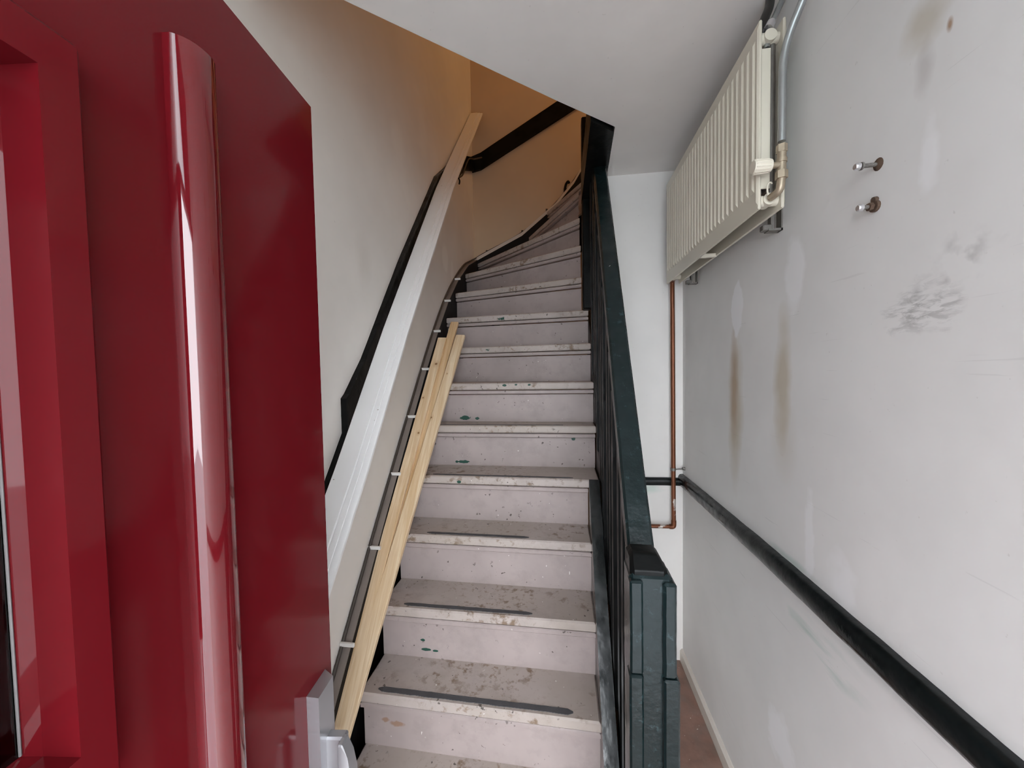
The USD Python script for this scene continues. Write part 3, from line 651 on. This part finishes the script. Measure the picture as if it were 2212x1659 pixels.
# ------------------------------------------------------------------ bolts on the right wall
def bolt(y, z, ln, label, kind):
    t = thing('wall_bolt', label, 'bolt', (XR, y, z), None, 'bolts in the right wall')
    tip = np.array([XR - ln, y - 0.001, z - 0.002]); b = np.array([XR, y, z]); d = (tip - b) / ln
    part('rusty_plug', cat([tube([b - d * -0.0 + d * 0.0005, b + d * 0.004], [0.0115, 0.007], 14)]) if kind == 0 else cat([cyl(b, b + d * 0.006, 0.0105, 14), cyl((XR, y, z + 0.012), (XR - 0.006, y, z + 0.011), 0.006, 10)]), 'rust', t, 40)
    part('threaded_shaft', cat([cyl(b, tip + d * -0.004, 0.0034, 10)] + [tube([b + d * s, b + d * (s + 0.0008), b + d * (s + 0.0016)], [0.0033, 0.0041, 0.0033], 10) for s in np.arange(0.006, ln - 0.006, 0.0022)]), 'dull_steel', t, 30)
    if kind == 0: part('washer', cyl(tip - d * 0.0125, tip - d * 0.0095, 0.0072, 16), 'dull_steel', t, 30)
    else: part('nut', cyl(b + d * 0.008, b + d * 0.0145, 0.0075, 6), 'rust', t, 15)
    part('cap_nut', tube([tip - d * 0.0085, tip - d * 0.008, tip - d * 0.002, tip], [0.0045, 0.0066, 0.0064, 0.0048], 14), 'zinc', t, 40)
bolt(0.798, 1.875, 0.041, 'upper of the two bolts in the right wall, with bare washer and rusty hole', 0)
bolt(0.801, 1.799, 0.033, 'lower of the two bolts in the right wall, with rusty nut at its base', 1)

# ------------------------------------------------------------------ loose timber on the stairs
wpath = np.array([(-0.730, 0.200, 0.030), (-0.735, 1.057, 1.111), (-0.735, 1.111, 1.180), (-0.740, 1.479, 1.672), (-0.753, 2.235, 2.610), (-0.775, 3.270, 3.745)])
tg = np.gradient(wpath, axis=0); tg[:, 0] = 0; tg /= np.linalg.norm(tg, axis=1, keepdims=True)
Vn = np.stack([np.zeros(len(tg)), -tg[:, 2], tg[:, 1]], 1)
prof = [(0, 0), (0.110, 0), (0.110, 0.008), (0.103, 0.011), (0.092, 0.012), (0.091, 0.010), (0.089, 0.010), (0.088, 0.014), (0.073, 0.0155), (0.072, 0.0125), (0.069, 0.0125), (0.067, 0.018), (0.003, 0.018), (0, 0.015)]
single('moulded_board', sweep(wpath, prof, (1, 0, 0), Vn), 'primed', 'long white primed moulded board leaning up the left wall', 'board', None, 25)

sl = np.array([0, 1.0, 1.337]); sl /= np.linalg.norm(sl); nm = np.array([0, -sl[2], sl[1]])
def batten(tl, bl, w, th, mat, label):
    a, b = np.asarray(bl, float), np.asarray(tl, float); d = (b - a) / np.linalg.norm(b - a)
    u = np.array([1.0, 0, 0]); u -= d * (u @ d); u /= np.linalg.norm(u); v = np.cross(u, d)
    if v @ nm < 0: v = -v
    c = u * w / 2 - v * th / 2
    return single('pine_batten', beam(a + c, b + c, u, w / 2, v, th / 2, 0.0025), mat, label, 'batten', None, 20, 'pine battens on the stairs')
k1 = [((-0.679, 1.939, 1.542), 0.009), ((-0.707, 1.809, 1.368), 0.005), ((-0.688, 1.689, 1.208), 0.006)]
k2 = [((-0.642, 1.74, 1.275), 0.007), ((-0.606, 1.899, 1.488), 0.003), ((-0.745, 1.176, 0.521), 0.004), ((-0.733, 1.106, 0.428), 0.004)]
pl = pine('pine_left', (0.80, 0.64, 0.45), k1); pm = pine('pine_middle', (0.72, 0.54, 0.34), []); pr_ = pine('pine_right', (0.82, 0.67, 0.48), k2)
def ext(a, b, z):   # extend line a (top) - b (low) to height z
    a, b = np.array(a, float), np.array(b, float); return a + (b - a) * (z - a[2]) / (b[2] - a[2])
batten((-0.705, 2.054, 1.695), ext((-0.705, 2.054, 1.695), (-0.746, 1.383, 0.798), 0.2185), 0.050, 0.020, pl, 'left pine batten of the three on the stairs, next to the wall')
batten((-0.656, 2.150, 1.795), ext((-0.656, 2.150, 1.795), (-0.728, 1.383, 0.770), 0.2185), 0.046, 0.019, pm, 'middle pine batten of the three on the stairs, lowest and reaching furthest up')
batten((-0.601, 2.064, 1.709), ext((-0.601, 2.064, 1.709), (-0.692, 1.385, 0.801), 0.2185), 0.052, 0.020, pr_, 'right pine batten of the three on the stairs, next to the treads')

# ------------------------------------------------------------------ cable along the wall string, hooks
cpath = [(XL + 0.007, y, z + 0.009) for y, z in wl[1:-1]] + [(XL + 0.009, 3.2, 2.47), (-0.74, YF - 0.009, 2.53)] + [(x, YF - 0.007, z + 0.011) for x, z in ft[1:]]
cb = thing('cable', 'thin grey-brown cable clipped along the top of the wall string with white clips', 'cable', (XL, 1.1, 0.46))
M['cable'] = simple('grey_brown_cable', (0.055, 0.045, 0.038), 0.5)
part('cable_run', tube(smooth_path(cpath, 5), 0.006, 8), 'cable', cb, 60)
for y, z in [(1.161, 0.550), (1.364, 0.794), (1.564, 1.036), (1.759, 1.27), (1.962, 1.508), (2.167, 1.737), (2.39, 1.96), (2.643, 2.163)]:
    part('cable_clip', bx(XL, XL + 0.054, y - 0.004, y + 0.006, z + 0.000, z + 0.014, 0.002), 'white_plastic', cb, 20, 'white cable clip')
for x, z in [(-0.66, 2.56), (-0.338, 2.715), (-0.12, 2.885)]:
    part('cable_clip', bx(x - 0.008, x + 0.008, YF - 0.016, YF, z + 0.0, z + 0.02, 0.002), 'cable', cb, 20)
hk = thing('wall_hook', 'small black iron hook on the far wall above the upper steps', 'hook', (0.05, YF, 3.05))
part('hook_bar', tube(smooth_path([(0.045, YF - 0.012, 3.005), (0.040, YF - 0.014, 3.05), (0.050, YF - 0.016, 3.10), (0.066, YF - 0.028, 3.115), (0.075, YF - 0.035, 3.10)], 6), 0.011, 10), 'black', hk, 50)
part('back_plate', bx(0.036, 0.060, YF - 0.006, YF, 2.99, 3.07, 0.002), 'black', hk, 20)
lc = [(XL + 0.035, 2.72, 2.93), (XL + 0.05, 2.78, 2.98), (XL + 0.05, 2.88, 3.10), (XL + 0.05, 3.0, 3.22), (XL + 0.06, 3.15, 3.30), (XL + 0.10, 3.26, 3.37)]
single('loose_wire', tube(smooth_path(lc, 6), 0.006, 8), 'cable', 'loose dark wire looping over the black rail in the corner', 'wire', None, 60)
lh = [(XL + 0.03, 2.69, 2.94), (XL + 0.05, 2.66, 2.90), (XL + 0.06, 2.655, 2.875), (XL + 0.05, 2.68, 2.865)]
single('rail_hook', tube(smooth_path(lh, 6), 0.0055, 8), 'black', 'tiny black hook hanging under the rail by the white board', 'hook', None, 60)

# ------------------------------------------------------------------ lamp of the upper landing (warm bulb on a cord, above the ceiling line)
lt = thing('pendant_lamp', 'warm bulb hanging over the upper landing, hidden above the ceiling', 'lamp', (0.75, 2.6, 4.55))
gl = Graph()
M['bulb'] = gl.make('glowing_bulb', gl.n('emission', 'emission', color=(1.0, 0.55, 0.22), strength=210.0))
part('cord', cyl((0.75, 2.6, 5.3), (0.75, 2.6, 4.62), 0.004, 8), 'black_pipe', lt)
part('socket', cyl((0.75, 2.6, 4.64), (0.75, 2.6, 4.59), 0.018, 14), 'black_pipe', lt)
bs = trimesh.creation.icosphere(2, 0.04); bs.apply_translation((0.75, 2.6, 4.555))
part('bulb', bs, 'bulb', lt, True)
